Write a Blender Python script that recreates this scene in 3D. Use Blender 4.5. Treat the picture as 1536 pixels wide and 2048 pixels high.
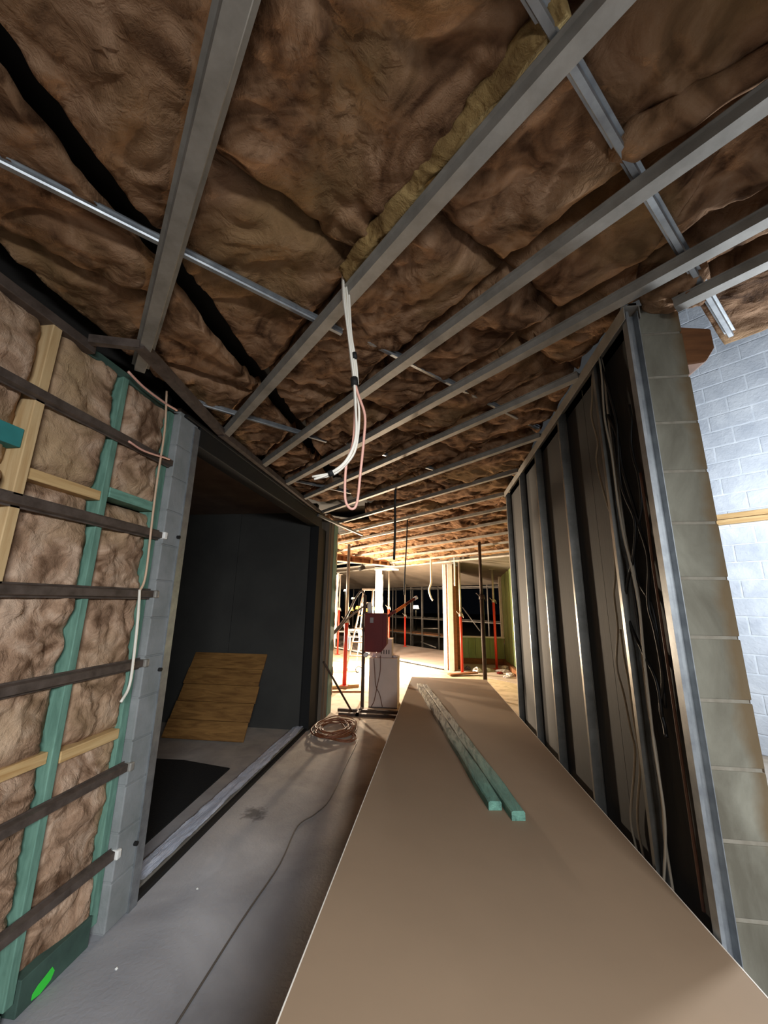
import bpy, bmesh, math, random
import numpy as np
from mathutils import Vector, Matrix

random.seed(7)
for o in list(bpy.data.objects):
    bpy.data.objects.remove(o)
S = bpy.context.scene
COL = S.collection

# ------------------------------------------------------------------ camera
cam = bpy.data.cameras.new('camera')
cam.sensor_fit = 'HORIZONTAL'; cam.sensor_width = 36.0
cam.lens = 36.0 * 765.0 / 1536.0
cam.clip_start = 0.05; cam.clip_end = 200
camo = bpy.data.objects.new('camera', cam); COL.objects.link(camo)
up = np.array((47.0, 3247.0, 765.0)); up /= np.linalg.norm(up)      # world up seen in camera axes
fw = np.array((99.0, -179.0, 765.0)); fw -= up * (fw @ up); fw /= np.linalg.norm(fw)
rt = np.cross(up, fw); rt = rt if rt[0] > 0 else -rt
Rw = np.stack([rt, fw, up])
m = Matrix.Identity(4)
for i in range(3):
    m[i][0] = Rw[i][0]; m[i][1] = Rw[i][1]; m[i][2] = -Rw[i][2]
m[0][3], m[1][3], m[2][3] = 0.0, 0.0, 1.5
camo.matrix_world = m
S.camera = camo

# ------------------------------------------------------------------ world, lights, exposure
w = bpy.data.worlds.new('night'); S.world = w; w.use_nodes = True
w.node_tree.nodes['Background'].inputs[0].default_value = (0.35, 0.42, 0.6, 1)
w.node_tree.nodes['Background'].inputs[1].default_value = 0.002
S.view_settings.view_transform = 'Standard'; S.view_settings.look = 'None'
S.view_settings.gamma = 1.0; S.view_settings.use_curve_mapping = False
S.view_settings.exposure = 1.0

def light(name, kind, loc, energy, col, size=0.2, target=None, sizey=None, spot=None, blend=0.4):
    l = bpy.data.lights.new(name, kind); l.energy = energy; l.color = col
    if kind == 'AREA':
        l.size = size
        if sizey: l.shape = 'RECTANGLE'; l.size_y = sizey
    else:
        l.shadow_soft_size = size
    if spot: l.spot_size = math.radians(spot); l.spot_blend = blend
    o = bpy.data.objects.new(name, l); COL.objects.link(o); o.location = loc
    if target is not None:
        o.rotation_euler = (Vector(target) - Vector(loc)).to_track_quat('-Z', 'Y').to_euler()
    return o
# halogen work lights in the far room, round the corner of the left wall and behind the cartons
light('work_light_far', 'POINT', (-3.9, 8.5, 1.45), 640, (1.0, 0.81, 0.60), 0.10)
light('work_light_low', 'POINT', (-1.32, 9.3, 0.95), 430, (1.0, 0.80, 0.58), 0.08)
# cool floodlight in the tall room on the right
light('flood_right', 'POINT', (2.9, 2.72, 2.2), 175, (0.86, 0.93, 1.0), 0.12)
# added cool area fill behind the camera
light('fill_behind_camera', 'AREA', (0.75, -1.3, 1.95), 32, (0.92, 0.96, 1.0), 1.2, (-0.65, 1.5, 0.1), 0.25).data.spread = math.radians(112)

# ------------------------------------------------------------------ helpers
WL = {}                                      # world location of every built object
def lin(c):
    return tuple(((v / 255) / 12.92 if v / 255 <= 0.04045 else ((v / 255 + 0.055) / 1.055) ** 2.4) for v in c) + (1.0,)

MATS = {}
def mat(name, c1, c2=None, c3=None, scale=6, rough=0.8, metal=0.0, bump=0.0, bscale=None, dist=0.0, stretch=None,
        detail=6, obj=False, bdist=0.02, emit=0, lo=0.3, hi=0.7):
    M = bpy.data.materials.new(name); M.use_nodes = True; MATS[name] = M
    N = M.node_tree.nodes; K = M.node_tree.links; B = N['Principled BSDF']
    B.inputs['Roughness'].default_value = rough; B.inputs['Metallic'].default_value = metal
    B.inputs['Base Color'].default_value = lin(c1)
    if emit:
        B.inputs['Emission Color'].default_value = lin(c1); B.inputs['Emission Strength'].default_value = emit
    if c2 is not None or bump:
        if obj:
            tc = N.new('ShaderNodeTexCoord').outputs['Object']
        else:
            tc = N.new('ShaderNodeNewGeometry').outputs['Position']
        mp = N.new('ShaderNodeMapping'); K.new(tc, mp.inputs[0])
        if stretch: mp.inputs['Scale'].default_value = stretch
        nz = N.new('ShaderNodeTexNoise'); K.new(mp.outputs[0], nz.inputs['Vector'])
        nz.inputs['Scale'].default_value = scale; nz.inputs['Detail'].default_value = detail
        nz.inputs['Distortion'].default_value = dist; nz.inputs['Roughness'].default_value = 0.6
        if c2 is not None:
            rp = N.new('ShaderNodeValToRGB'); K.new(nz.outputs['Fac'], rp.inputs[0])
            e = rp.color_ramp.elements
            e[0].position = lo; e[0].color = lin(c2); e[1].position = hi; e[1].color = lin(c1)
            if c3 is not None:
                e2 = e.new(1.0 if hi < 0.9 else 0.5); e2.color = lin(c3)
            K.new(rp.outputs[0], B.inputs['Base Color'])
        if bump:
            n2 = N.new('ShaderNodeTexNoise'); K.new(mp.outputs[0], n2.inputs['Vector'])
            n2.inputs['Scale'].default_value = bscale or scale * 3; n2.inputs['Detail'].default_value = 8
            n2.inputs['Distortion'].default_value = dist
            bp = N.new('ShaderNodeBump'); bp.inputs['Strength'].default_value = bump; bp.inputs['Distance'].default_value = bdist
            K.new(n2.outputs['Fac'], bp.inputs['Height']); K.new(bp.outputs[0], B.inputs['Normal'])
    return M

def props(o, label=None, cat=None, group=None, kind=None):
    if label: o['label'] = label
    if cat: o['category'] = cat
    if group: o['group'] = group
    if kind: o['kind'] = kind
    return o

def thing(name, loc, label=None, cat=None, group=None, kind=None):
    o = bpy.data.objects.new(name, None); o.empty_display_size = 0.1
    COL.objects.link(o); o.location = loc; WL[o.name] = Vector(loc)
    return props(o, label, cat, group, kind)

def mk(name, V, F, m, parent=None, smooth=False, **kw):
    V = np.asarray(V, float)
    lo, hi = V.min(0), V.max(0)
    org = np.array(((lo[0] + hi[0]) / 2, (lo[1] + hi[1]) / 2, lo[2]))
    me = bpy.data.meshes.new(name)
    me.from_pydata([tuple(v) for v in V - org], [], [tuple(f) for f in F]); me.update()
    ms = m if isinstance(m, (list, tuple)) else [m]
    for q in ms: me.materials.append(MATS[q])
    bm = bmesh.new(); bm.from_mesh(me); bmesh.ops.recalc_face_normals(bm, faces=bm.faces); bm.to_mesh(me); bm.free()
    if smooth:
        for p in me.polygons: p.use_smooth = True
    o = bpy.data.objects.new(name, me); COL.objects.link(o)
    o.location = Vector(org) - (WL[parent.name] if parent else Vector((0, 0, 0)))
    if parent: o.parent = parent
    WL[o.name] = Vector(org)
    return props(o, **kw)

class G:
    """collects shapes of ONE part"""
    def __init__(s): s.V = []; s.F = []
    def add(s, V, F):
        b = len(s.V); s.V += [tuple(v) for v in V]; s.F += [tuple(i + b for i in f) for f in F]; return s
    def box(s, x0, x1, y0, y1, z0, z1):
        V = [(x, y, z) for z in (z0, z1) for y in (y0, y1) for x in (x0, x1)]
        return s.add(V, [(0, 2, 3, 1), (4, 5, 7, 6), (0, 1, 5, 4), (2, 6, 7, 3), (0, 4, 6, 2), (1, 3, 7, 5)])
    def prism(s, prof, p0, p1, upv=(0, 0, 1)):
        """2-D profile (side, up) swept straight from p0 to p1"""
        p0, p1 = np.array(p0, float), np.array(p1, float); d = p1 - p0; d /= np.linalg.norm(d)
        sd = np.cross(d, upv); sd /= np.linalg.norm(sd); u = np.cross(sd, d); n = len(prof)
        V = [p + a * sd + b * u for p in (p0, p1) for a, b in prof]
        F = [tuple(range(n)), tuple(range(2 * n - 1, n - 1, -1))] + [(i, (i + 1) % n, n + (i + 1) % n, n + i) for i in range(n)]
        return s.add(V, F)
    def beam(s, p0, p1, wd, h, upv=(0, 0, 1), c=0.0):
        a, b = wd / 2, h / 2
        if c:
            return s.prism([(-a + c, -b), (a - c, -b), (a, -b + c), (a, b - c), (a - c, b), (-a + c, b), (-a, b - c), (-a, -b + c)], p0, p1, upv)
        return s.prism([(-a, -b), (a, -b), (a, b), (-a, b)], p0, p1, upv)
    def cyl(s, p0, p1, r, n=10, r2=None):
        p0, p1 = np.array(p0, float), np.array(p1, float); d = p1 - p0; d /= np.linalg.norm(d)
        t = np.array((0, 0, 1.0)) if abs(d[2]) < 0.9 else np.array((1.0, 0, 0))
        a = np.cross(d, t); a /= np.linalg.norm(a); b = np.cross(d, a); r2 = r if r2 is None else r2
        V = [p + rr * (math.cos(2 * math.pi * i / n) * a + math.sin(2 * math.pi * i / n) * b) for p, rr in ((p0, r), (p1, r2)) for i in range(n)]
        F = [tuple(range(n)), tuple(range(2 * n - 1, n - 1, -1))] + [(i, (i + 1) % n, n + (i + 1) % n, n + i) for i in range(n)]
        return s.add(V, F)
    def tube(s, pts, r, n=8, sub=5):
        P = np.array(pts, float)
        if len(P) > 2 and sub > 1:
            Q = np.vstack([2 * P[0] - P[1], P, 2 * P[-1] - P[-2]]); out = []
            for i in range(1, len(Q) - 2):
                for k in range(sub):
                    t = k / sub
                    out.append(0.5 * (2 * Q[i] + (Q[i + 1] - Q[i - 1]) * t + (2 * Q[i - 1] - 5 * Q[i] + 4 * Q[i + 1] - Q[i + 2]) * t * t
                               + (3 * Q[i] - Q[i - 1] - 3 * Q[i + 1] + Q[i + 2]) * t ** 3))
            out.append(P[-1]); P = np.array(out)
        T = np.gradient(P, axis=0); T /= np.linalg.norm(T, axis=1)[:, None] + 1e-9
        a = np.cross(T[0], (0, 0, 1.0)) if abs(T[0][2]) < 0.9 else np.cross(T[0], (1.0, 0, 0)); a /= np.linalg.norm(a)
        V = []
        for p, t in zip(P, T):
            a = a - t * (a @ t); a /= np.linalg.norm(a) + 1e-9; b = np.cross(t, a)
            V += [p + r * (math.cos(2 * math.pi * i / n) * a + math.sin(2 * math.pi * i / n) * b) for i in range(n)]
        k = len(P)
        F = [(j * n + i, j * n + (i + 1) % n, (j + 1) * n + (i + 1) % n, (j + 1) * n + i) for j in range(k - 1) for i in range(n)]
        F += [tuple(range(n)), tuple(range(k * n - 1, (k - 1) * n - 1, -1))]
        return s.add(V, F)
    def build(s, name, m, parent=None, smooth=False, **kw):
        return mk(name, s.V, s.F, m, parent, smooth, **kw)

def bx(name, m, parent, *a, **kw): return G().box(*a).build(name, m, parent, **kw)

def bev(o, wd=0.004, seg=2):
    b = o.modifiers.new('bevel', 'BEVEL'); b.width = wd; b.segments = seg; b.limit_method = 'ANGLE'; return o

def share(src, name, parent, loc, rz=0.0, scale=None):
    o = bpy.data.objects.new(name, src.data); COL.objects.link(o)
    o.location = Vector(loc) - (WL[parent.name] if parent else Vector((0, 0, 0))); o.rotation_euler = (0, 0, rz)
    if scale: o.scale = scale
    if parent: o.parent = parent
    WL[o.name] = Vector(loc)
    for md in src.modifiers:
        if md.type == 'BEVEL': bev(o, md.width, md.segments)
    return o

# value noise, for the folds of the wool
def vn(P, seed=0):
    Pi = np.floor(P).astype(np.int64); f = P - Pi; f = f * f * (3 - 2 * f)
    def h(i, j, k):
        n = (i * 374761393 + j * 668265263 + k * 2147483647 + seed * 974634) & 0xFFFFFFFF
        n = ((n ^ (n >> 13)) * 1274126177) & 0xFFFFFFFF
        return ((n ^ (n >> 16)) & 0xFFFF) / 65535.0 * 2 - 1
    x, y, z = Pi.T; r = 0
    for a in (0, 1):
        for b in (0, 1):
            for c in (0, 1):
                wgt = (f[:, 0] if a else 1 - f[:, 0]) * (f[:, 1] if b else 1 - f[:, 1]) * (f[:, 2] if c else 1 - f[:, 2])
                r = r + wgt * h(x + a, y + b, z + c)
    return r
def fbm(P, o=4, seed=0):
    r = 0; a = 1.0
    for i in range(o):
        r = r + a * vn(P * 2 ** i, seed + i); a *= 0.5
    return r
def folds(P, amp, sc=1.0):
    Wp = np.stack([fbm(P * 2.2 * sc, 3, 11), fbm(P * 2.2 * sc, 3, 23), fbm(P * 2.2 * sc, 3, 37)], 1) * 0.75
    q = P * 4.0 * sc + Wp
    d = 1.1 * np.abs(vn(q, 3)) + 0.55 * np.abs(vn(q * 2.1 + Wp, 5)) + 0.32 * np.abs(vn(q * 4.6 + 2 * Wp, 7)) + 0.06 * np.abs(vn(q * 10 + 3 * Wp, 8)) + 0.5 * vn(P * 1.7 * sc, 9)
    return amp * d

def batt(name, O, a, b, n, Lu, Lv, parent, m='wool', res=0.018, amp=0.03, edge=0.06, er=0.03, clip=(), sc=1.0, sag=0.0, ragged=0.012):
    """fluffy insulation batt: a sheet of Lu x Lv, folds swell along n, edges roll back"""
    O, a, b, n = (np.array(v, float) for v in (O, a, b, n))
    nu, nv = max(2, int(Lu / res)), max(2, int(Lv / res))
    s, t = np.meshgrid(np.linspace(0, Lu, nu + 1), np.linspace(0, Lv, nv + 1), indexing='ij')
    s, t = s.ravel(), t.ravel()
    P = O + s[:, None] * a + t[:, None] * b
    e = np.minimum(np.minimum(s, Lu - s), np.minimum(t, Lv - t))
    d = folds(P, amp, sc) - edge * np.exp(-(e / er) ** 1.4) + sag * np.sin(np.pi * s / Lu) * np.sin(np.pi * t / Lv)
    P = P + d[:, None] * n
    j = ragged * np.exp(-(e / 0.04)); k = P * 16
    P = P + (j * vn(k, 51))[:, None] * a + (j * vn(k, 52))[:, None] * b
    F = [(i * (nv + 1) + q, (i + 1) * (nv + 1) + q, (i + 1) * (nv + 1) + q + 1, i * (nv + 1) + q + 1) for i in range(nu) for q in range(nv)]
    bm = bmesh.new(); vs = [bm.verts.new(v) for v in P]
    for f in F: bm.faces.new([vs[i] for i in f])
    for pt, nn in clip:
        if not bm.faces: break
        bmesh.ops.bisect_plane(bm, geom=bm.verts[:] + bm.edges[:] + bm.faces[:], plane_co=pt, plane_no=nn, clear_inner=True, dist=1e-5)
    if len(bm.faces) < 6: bm.free(); return None
    be = [x for x in bm.edges if x.is_boundary]                     # side skirt gives the batt its thickness
    r = bmesh.ops.extrude_edge_only(bm, edges=be)
    for v in [x for x in r['geom'] if isinstance(x, bmesh.types.BMVert)]: v.co -= Vector(n) * 0.05
    bm.verts.index_update()
    co = np.array([v.co[:] for v in bm.verts]); fs = [tuple(v.index for v in f.verts) for f in bm.faces]; bm.free()
    return mk(name, co, fs, m, parent, smooth=True)

# ------------------------------------------------------------------ materials
def wool_mat(name, dark, mid, light, yel):
    M = mat(name, mid, rough=1.0); N = M.node_tree.nodes; K = M.node_tree.links; B = N['Principled BSDF']
    B.inputs['Specular IOR Level'].default_value = 0.1
    g = N.new('ShaderNodeNewGeometry').outputs['Position']
    def nz(sc, dist, det=6):
        x = N.new('ShaderNodeTexNoise'); K.new(g, x.inputs['Vector']); x.inputs['Scale'].default_value = sc
        x.inputs['Distortion'].default_value = dist; x.inputs['Detail'].default_value = det; return x
    n1 = nz(4.5, 2.2); rp = N.new('ShaderNodeValToRGB'); e = rp.color_ramp.elements
    e[0].position = 0.33; e[0].color = lin(dark); e[1].position = 0.5; e[1].color = lin(mid)
    x = e.new(0.68); x.color = lin(light); K.new(n1.outputs['Fac'], rp.inputs[0])
    n2 = nz(1.3, 0.6, 3); r2 = N.new('ShaderNodeValToRGB'); r2.color_ramp.elements[0].position = 0.5; r2.color_ramp.elements[1].position = 0.7
    K.new(n2.outputs['Fac'], r2.inputs[0])
    mx = N.new('ShaderNodeMix'); mx.data_type = 'RGBA'; K.new(r2.outputs[0], mx.inputs[0]); K.new(rp.outputs[0], mx.inputs[6]); mx.inputs[7].default_value = lin(yel)
    K.new(mx.outputs[2], B.inputs['Base Color'])
    n3 = nz(11, 2.5, 8); n4 = nz(60, 3.0, 4)
    ad = N.new('ShaderNodeMath'); ad.operation = 'MULTIPLY_ADD'; K.new(n4.outputs['Fac'], ad.inputs[0]); ad.inputs[1].default_value = 0.25; K.new(n3.outputs['Fac'], ad.inputs[2])
    bp = N.new('ShaderNodeBump'); bp.inputs['Strength'].default_value = 0.5; bp.inputs['Distance'].default_value = 0.03
    K.new(ad.outputs[0], bp.inputs['Height']); K.new(bp.outputs[0], B.inputs['Normal'])
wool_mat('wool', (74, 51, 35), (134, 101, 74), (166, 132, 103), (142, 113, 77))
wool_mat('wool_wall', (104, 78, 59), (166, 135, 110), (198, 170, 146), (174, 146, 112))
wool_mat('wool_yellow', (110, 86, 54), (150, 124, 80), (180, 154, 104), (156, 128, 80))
mat('galv', (176, 180, 182), (140, 144, 148), scale=14, rough=0.42, metal=0.75)
mat('galv_dull', (158, 154, 146), (128, 124, 116), scale=10, rough=0.6, metal=0.4)
mat('galv_stud', (150, 148, 142), (120, 118, 112), scale=10, rough=0.38, metal=0.92)
mat('grey_board', (112, 100, 86), (88, 78, 66), scale=5, rough=0.85, stretch=(6, 6, 0.8))
mat('brown_steel', (108, 95, 87), (74, 63, 56), scale=18, rough=0.55, metal=0.35)
mat('black', (6, 6, 6), rough=0.75)
mat('black_rubber', (2, 2, 2), (4, 4, 4), scale=30, rough=0.95, bump=0.2)
mat('dark_panel', (36, 34, 32), (24, 23, 22), scale=1.6, rough=0.72, stretch=(1, 5, 0.5), bump=0.05, bscale=20)
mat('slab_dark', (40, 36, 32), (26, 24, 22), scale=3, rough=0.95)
mat('block_grey', (146, 143, 128), (98, 93, 80), (160, 156, 146), scale=4.5, rough=0.95, bump=0.5, bscale=60, bdist=0.006, stretch=(1, 1, 0.45), dist=0.6)
mat('block_pier', (146, 148, 148), (122, 126, 124), scale=6, rough=0.9, bump=0.3, bscale=70, bdist=0.005)
mat('block_white', (212, 216, 222), (176, 182, 192), scale=3, rough=0.9, bump=0.8, bscale=30, bdist=0.008, dist=0.6)
mat('mortar', (150, 144, 130), (124, 116, 102), scale=20, rough=1.0)
mat('mortar_white', (222, 226, 231), (190, 197, 206), scale=12, rough=1.0)
mat('foam', (118, 96, 68), (84, 64, 40), scale=14, rough=0.95, bump=0.8, bscale=30)
mat('pine', (214, 186, 140), (186, 150, 102), scale=3, rough=0.75, stretch=(14, 14, 1.0), dist=0.5)
mat('pine_h', (214, 182, 130), (176, 136, 84), scale=2.4, rough=0.75, stretch=(1.2, 1.2, 16), dist=0.8)
mat('pine_plank', (166, 122, 66), (108, 72, 32), scale=2.2, rough=0.6, stretch=(1.3, 8, 10), dist=1.2)
mat('green_timber', (116, 156, 138), (84, 120, 104), scale=5, rough=0.75, stretch=(8, 8, 1.5), dist=0.4)
mat('green_timber_h', (122, 168, 150), (92, 132, 114), scale=5, rough=0.75, stretch=(2, 2, 12), dist=0.4)
mat('green_dark', (70, 96, 84), (50, 70, 62), scale=6, rough=0.8)
mat('teal', (52, 134, 132), (40, 112, 110), scale=6, rough=0.7)
mat('spray', (60, 214, 66), rough=0.7)
mat('cable_white', (226, 220, 206), rough=0.45)
mat('cable_tan', (200, 168, 140), rough=0.5)
mat('cable_pink', (222, 168, 150), rough=0.45)
mat('cable_grey', (156, 144, 126), rough=0.5)
mat('cable_black', (14, 13, 13), rough=0.5)
mat('cable_brown', (104, 70, 54), rough=0.5)
mat('cable_orange', (138, 82, 50), (104, 60, 38), scale=20, rough=0.5)
mat('kraft', (150, 126, 101), (140, 117, 93), scale=1.4, rough=0.82, bump=0.04, bscale=160, bdist=0.002)
mat('paper_edge', (232, 224, 212), rough=0.8)
mat('film', (236, 240, 250), (190, 200, 220), scale=5, rough=0.4, stretch=(14, 1, 14), bump=0.6, bscale=9, bdist=0.01, dist=1.5)
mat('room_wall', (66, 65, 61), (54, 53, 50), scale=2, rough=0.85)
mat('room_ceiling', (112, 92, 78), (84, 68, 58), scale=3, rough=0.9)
mat('white', (236, 234, 228), (216, 214, 206), scale=10, rough=0.6)
mat('white_plastic', (238, 238, 236), rough=0.35)
mat('carton', (198, 180, 170), (184, 168, 158), scale=3, rough=0.8)
mat('carton_ink', (70, 62, 58), rough=0.8)
mat('red_box', (112, 20, 13), (96, 16, 11), scale=4, rough=0.6)
mat('red_steel', (214, 62, 40), (188, 48, 32), (226, 110, 60), scale=5, rough=0.5, stretch=(1, 1, 0.6))
mat('rust_steel', (84, 64, 50), (54, 42, 34), scale=9, rough=0.7, metal=0.2)
mat('grey_steel', (176, 164, 150), (140, 128, 116), scale=8, rough=0.5, metal=0.3)
mat('scaffold', (104, 100, 96), (76, 72, 68), scale=7, rough=0.5, metal=0.3)
mat('green_wall', (156, 176, 122), (130, 152, 96), scale=3, rough=0.7, stretch=(4, 4, 0.6))
mat('brown_wood', (140, 92, 54), (108, 68, 38), scale=4, rough=0.8, stretch=(1.5, 1.5, 10))
mat('soffit', (104, 94, 82), (84, 76, 66), scale=2, rough=0.9)
mat('ground', (34, 32, 30), (20, 20, 20), scale=0.6, rough=1.0)
mat('deck', (190, 172, 160), (166, 150, 140), scale=2, rough=0.9)
mat('orange_glow', (255, 150, 50), emit=6)
mat('white_glow', (255, 224, 170), emit=10)
mat('orange_plastic', (230, 120, 40), rough=0.5)
mat('bag', (222, 214, 214), (160, 152, 160), scale=12, rough=0.4, bump=0.5)
mat('bag_dark', (92, 80, 90), (60, 52, 60), scale=12, rough=0.4, bump=0.5)
mat('hose', (96, 88, 80), rough=0.55)
mat('label_grey', (150, 140, 140), rough=0.5)

# brown mortar smears along the outer edge of the block end
Mb = MATS['block_grey']; N = Mb.node_tree.nodes; K = Mb.node_tree.links; B = N['Principled BSDF']; src = B.inputs['Base Color'].links[0].from_socket
gp = N.new('ShaderNodeNewGeometry'); sp = N.new('ShaderNodeSeparateXYZ'); K.new(gp.outputs['Position'], sp.inputs[0])
nz = N.new('ShaderNodeTexNoise'); nz.inputs['Scale'].default_value = 5; nz.inputs['Detail'].default_value = 5; K.new(gp.outputs['Position'], nz.inputs['Vector'])
ad = N.new('ShaderNodeMath'); ad.operation = 'MULTIPLY_ADD'; K.new(nz.outputs['Fac'], ad.inputs[0]); ad.inputs[1].default_value = 0.12; K.new(sp.outputs['X'], ad.inputs[2])
mr = N.new('ShaderNodeMapRange'); K.new(ad.outputs[0], mr.inputs[0]); mr.inputs[1].default_value = 1.035; mr.inputs[2].default_value = 1.075; mr.inputs[4].default_value = 0.85
mx = N.new('ShaderNodeMix'); mx.data_type = 'RGBA'; K.new(mr.outputs[0], mx.inputs[0]); K.new(src, mx.inputs[6]); mx.inputs[7].default_value = lin((108, 88, 60)); K.new(mx.outputs[2], B.inputs['Base Color'])

# concrete floor: grey near the camera, sandy dust drifted in from the far room
Fm = mat('concrete', (150, 150, 152), rough=0.85); N = Fm.node_tree.nodes; K = Fm.node_tree.links; B = N['Principled BSDF']
g = N.new('ShaderNodeNewGeometry').outputs['Position']
def _nz(sc, det=7, dist=0.6):
    x = N.new('ShaderNodeTexNoise'); K.new(g, x.inputs['Vector']); x.inputs['Scale'].default_value = sc
    x.inputs['Detail'].default_value = det; x.inputs['Distortion'].default_value = dist; return x
n1 = _nz(1.3); rp = N.new('ShaderNodeValToRGB'); K.new(n1.outputs['Fac'], rp.inputs[0]); e = rp.color_ramp.elements
e[0].position = 0.3; e[0].color = lin((122, 122, 126)); e[1].position = 0.66; e[1].color = lin((178, 178, 181)); x = e.new(0.8); x.color = lin((214, 214, 216))
n2 = _nz(0.9, 4); sp = N.new('ShaderNodeSeparateXYZ'); K.new(g, sp.inputs[0])
ad = N.new('ShaderNodeMath'); ad.operation = 'MULTIPLY_ADD'; K.new(n2.outputs['Fac'], ad.inputs[0]); ad.inputs[1].default_value = 2.0; K.new(sp.outputs['Y'], ad.inputs[2])
mr = N.new('ShaderNodeMapRange'); K.new(ad.outputs[0], mr.inputs[0]); mr.inputs[1].default_value = 3.2; mr.inputs[2].default_value = 8.0
n3 = _nz(5, 6, 1.0); r3 = N.new('ShaderNodeValToRGB'); K.new(n3.outputs['Fac'], r3.inputs[0])
r3.color_ramp.elements[0].color = lin((168, 148, 122)); r3.color_ramp.elements[0].position = 0.3; r3.color_ramp.elements[1].color = lin((204, 184, 156)); r3.color_ramp.elements[1].position = 0.6
mx = N.new('ShaderNodeMix'); mx.data_type = 'RGBA'; K.new(mr.outputs[0], mx.inputs[0]); K.new(rp.outputs[0], mx.inputs[6]); K.new(r3.outputs[0], mx.inputs[7]); K.new(mx.outputs[2], B.inputs['Base Color'])
# dark scuffed footprint near the doorway
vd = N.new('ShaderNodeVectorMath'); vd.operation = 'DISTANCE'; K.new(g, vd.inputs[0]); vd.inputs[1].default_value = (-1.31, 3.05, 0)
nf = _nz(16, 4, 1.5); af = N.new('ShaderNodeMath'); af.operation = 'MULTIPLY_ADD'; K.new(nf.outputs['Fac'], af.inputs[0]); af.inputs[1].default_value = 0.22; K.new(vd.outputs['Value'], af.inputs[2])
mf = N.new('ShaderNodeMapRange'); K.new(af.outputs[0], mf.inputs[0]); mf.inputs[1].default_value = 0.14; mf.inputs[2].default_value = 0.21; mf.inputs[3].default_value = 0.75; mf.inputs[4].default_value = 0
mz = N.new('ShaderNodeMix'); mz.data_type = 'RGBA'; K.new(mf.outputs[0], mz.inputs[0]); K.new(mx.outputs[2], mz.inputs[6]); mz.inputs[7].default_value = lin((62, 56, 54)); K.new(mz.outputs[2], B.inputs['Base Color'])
n4 = _nz(45); bp = N.new('ShaderNodeBump'); bp.inputs['Strength'].default_value = 0.25; bp.inputs['Distance'].default_value = 0.01; K.new(n4.outputs['Fac'], bp.inputs['Height']); K.new(bp.outputs[0], B.inputs['Normal'])

# ================================================================== STRUCTURE
def poly(name, pts, z0, z1, m, parent=None, **kw):
    n = len(pts); V = [(x, y, z0) for x, y in pts] + [(x, y, z1) for x, y in pts]
    F = [tuple(range(n)), tuple(range(2 * n - 1, n - 1, -1))] + [(i, (i + 1) % n, n + (i + 1) % n, n + i) for i in range(n)]
    return mk(name, V, F, m, parent, **kw)
poly('floor', [(-7, -3), (7, -3), (7, 2.8), (-7, 16.8)], -0.15, 0, 'concrete', kind='structure')
poly('floor_deck', [(6.9, 2.98), (10, 3.6), (-7, 20.6), (-7, 16.9)], -0.15, -0.005, 'deck', kind='structure')
bx('ground_outside', 'ground', None, -40, 40, -6, 70, -0.6, -0.3, kind='structure')

# ---- left wall: timber frame packed with insulation
wl = thing('wall_left', (-1.56, 1.0, 0), kind='structure')
bx('backing_sheet', 'slab_dark', wl, -1.70, -1.66, -1.0, 1.96, 0, 2.9)
def wbar(name, m, y0, y1, z0, z1, x1=-1.545, dep=0.09, par=wl):
    return bev(bx(name, m, par, x1 - dep, x1, y0, y1, z0, z1), 0.003)
wbar('stud', 'pine', 1.175, 1.214, 0.05, 2.60, -1.535)
wbar('stud', 'green_timber', 1.556, 1.592, 0.05, 2.60)
wbar('stud', 'green_timber', 1.915, 1.96, 0.05, 2.60, -1.553)
wbar('stud', 'pine', 0.75, 0.795, 0.05, 2.60)
wbar('bottom_plate', 'green_dark', 1.598, 1.905, 0, 0.115, -1.535, 0.1)
wbar('bottom_plate', 'green_dark', 0.0, 1.553, 0, 0.05)
sv = [(1.655, .012), (1.69, .005), (1.73, .018), (1.742, .040), (1.728, .062), (1.70, .052), (1.675, .045), (1.655, .03)]
mk('spray_mark', [(-1.5335, a, b) for a, b in sv] + [(-1.5345, a, b) for a, b in sv], [tuple(range(8)), tuple(range(15, 7, -1))] + [(i, (i + 1) % 8, 8 + (i + 1) % 8, 8 + i) for i in range(8)], 'spray', wl)
wbar('nogging', 'pine_h', 1.217, 1.553, 1.945, 1.99)
wbar('nogging', 'green_timber_h', 1.598, 1.905, 1.975, 2.025)
wbar('nogging', 'teal', 0.795, 1.172, 2.05, 2.125)
wbar('nogging', 'pine_h', 1.217, 1.553, 0.845, 0.89, -1.56)
wbar('nogging', 'pine_h', 1.598, 1.905, 0.83, 0.875)
wbar('top_plate', 'brown_steel', 0.0, 1.37, 2.595, 2.64, -1.53)
wbar('top_plate', 'green_dark', 1.37, 1.96, 2.595, 2.64, -1.56)
bevs = [(0.02, 0.74), (0.80, 1.168), (1.222, 1.55), (1.600, 1.932)]
for i, (y0, y1) in enumerate(bevs):
    for j, (z0, z1) in enumerate([(0.06, 0.85), (0.87, 1.96), (1.99, 2.62)]):
        batt('insulation_batt', (-1.582, y0, z0), (0, 1, 0), (0, 0, 1), (1, 0, 0), y1 - y0, z1 - z0, wl, 'wool_wall', 0.013, 0.030, 0.03, 0.02, sc=1.5, ragged=0.0, sag=0.008)
# furring channels running across the studs into clips on the pier
hat = [(-0.021, 0), (-0.016, 0.022), (0.016, 0.022), (0.021, 0), (0.028, 0), (0.028, -0.003), (-0.028, -0.003), (-0.028, 0)]
for z in (2.28, 1.85, 1.525, 1.17, 0.685, 0.315):
    c = G().prism([(a, b) for a, b in hat], (-1.535, -0.4, z), (-1.535, 1.958, z), (1, 0, 0)).build('furring_channel', 'brown_steel', wl)
    if z < 2.0:
        bev(G().box(-1.535, -1.498, 1.958, 1.985, z - 0.02, z + 0.02).build('channel_clip', 'white' if z in (1.85, 0.315) else 'galv_dull', wl), 0.006)

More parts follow.
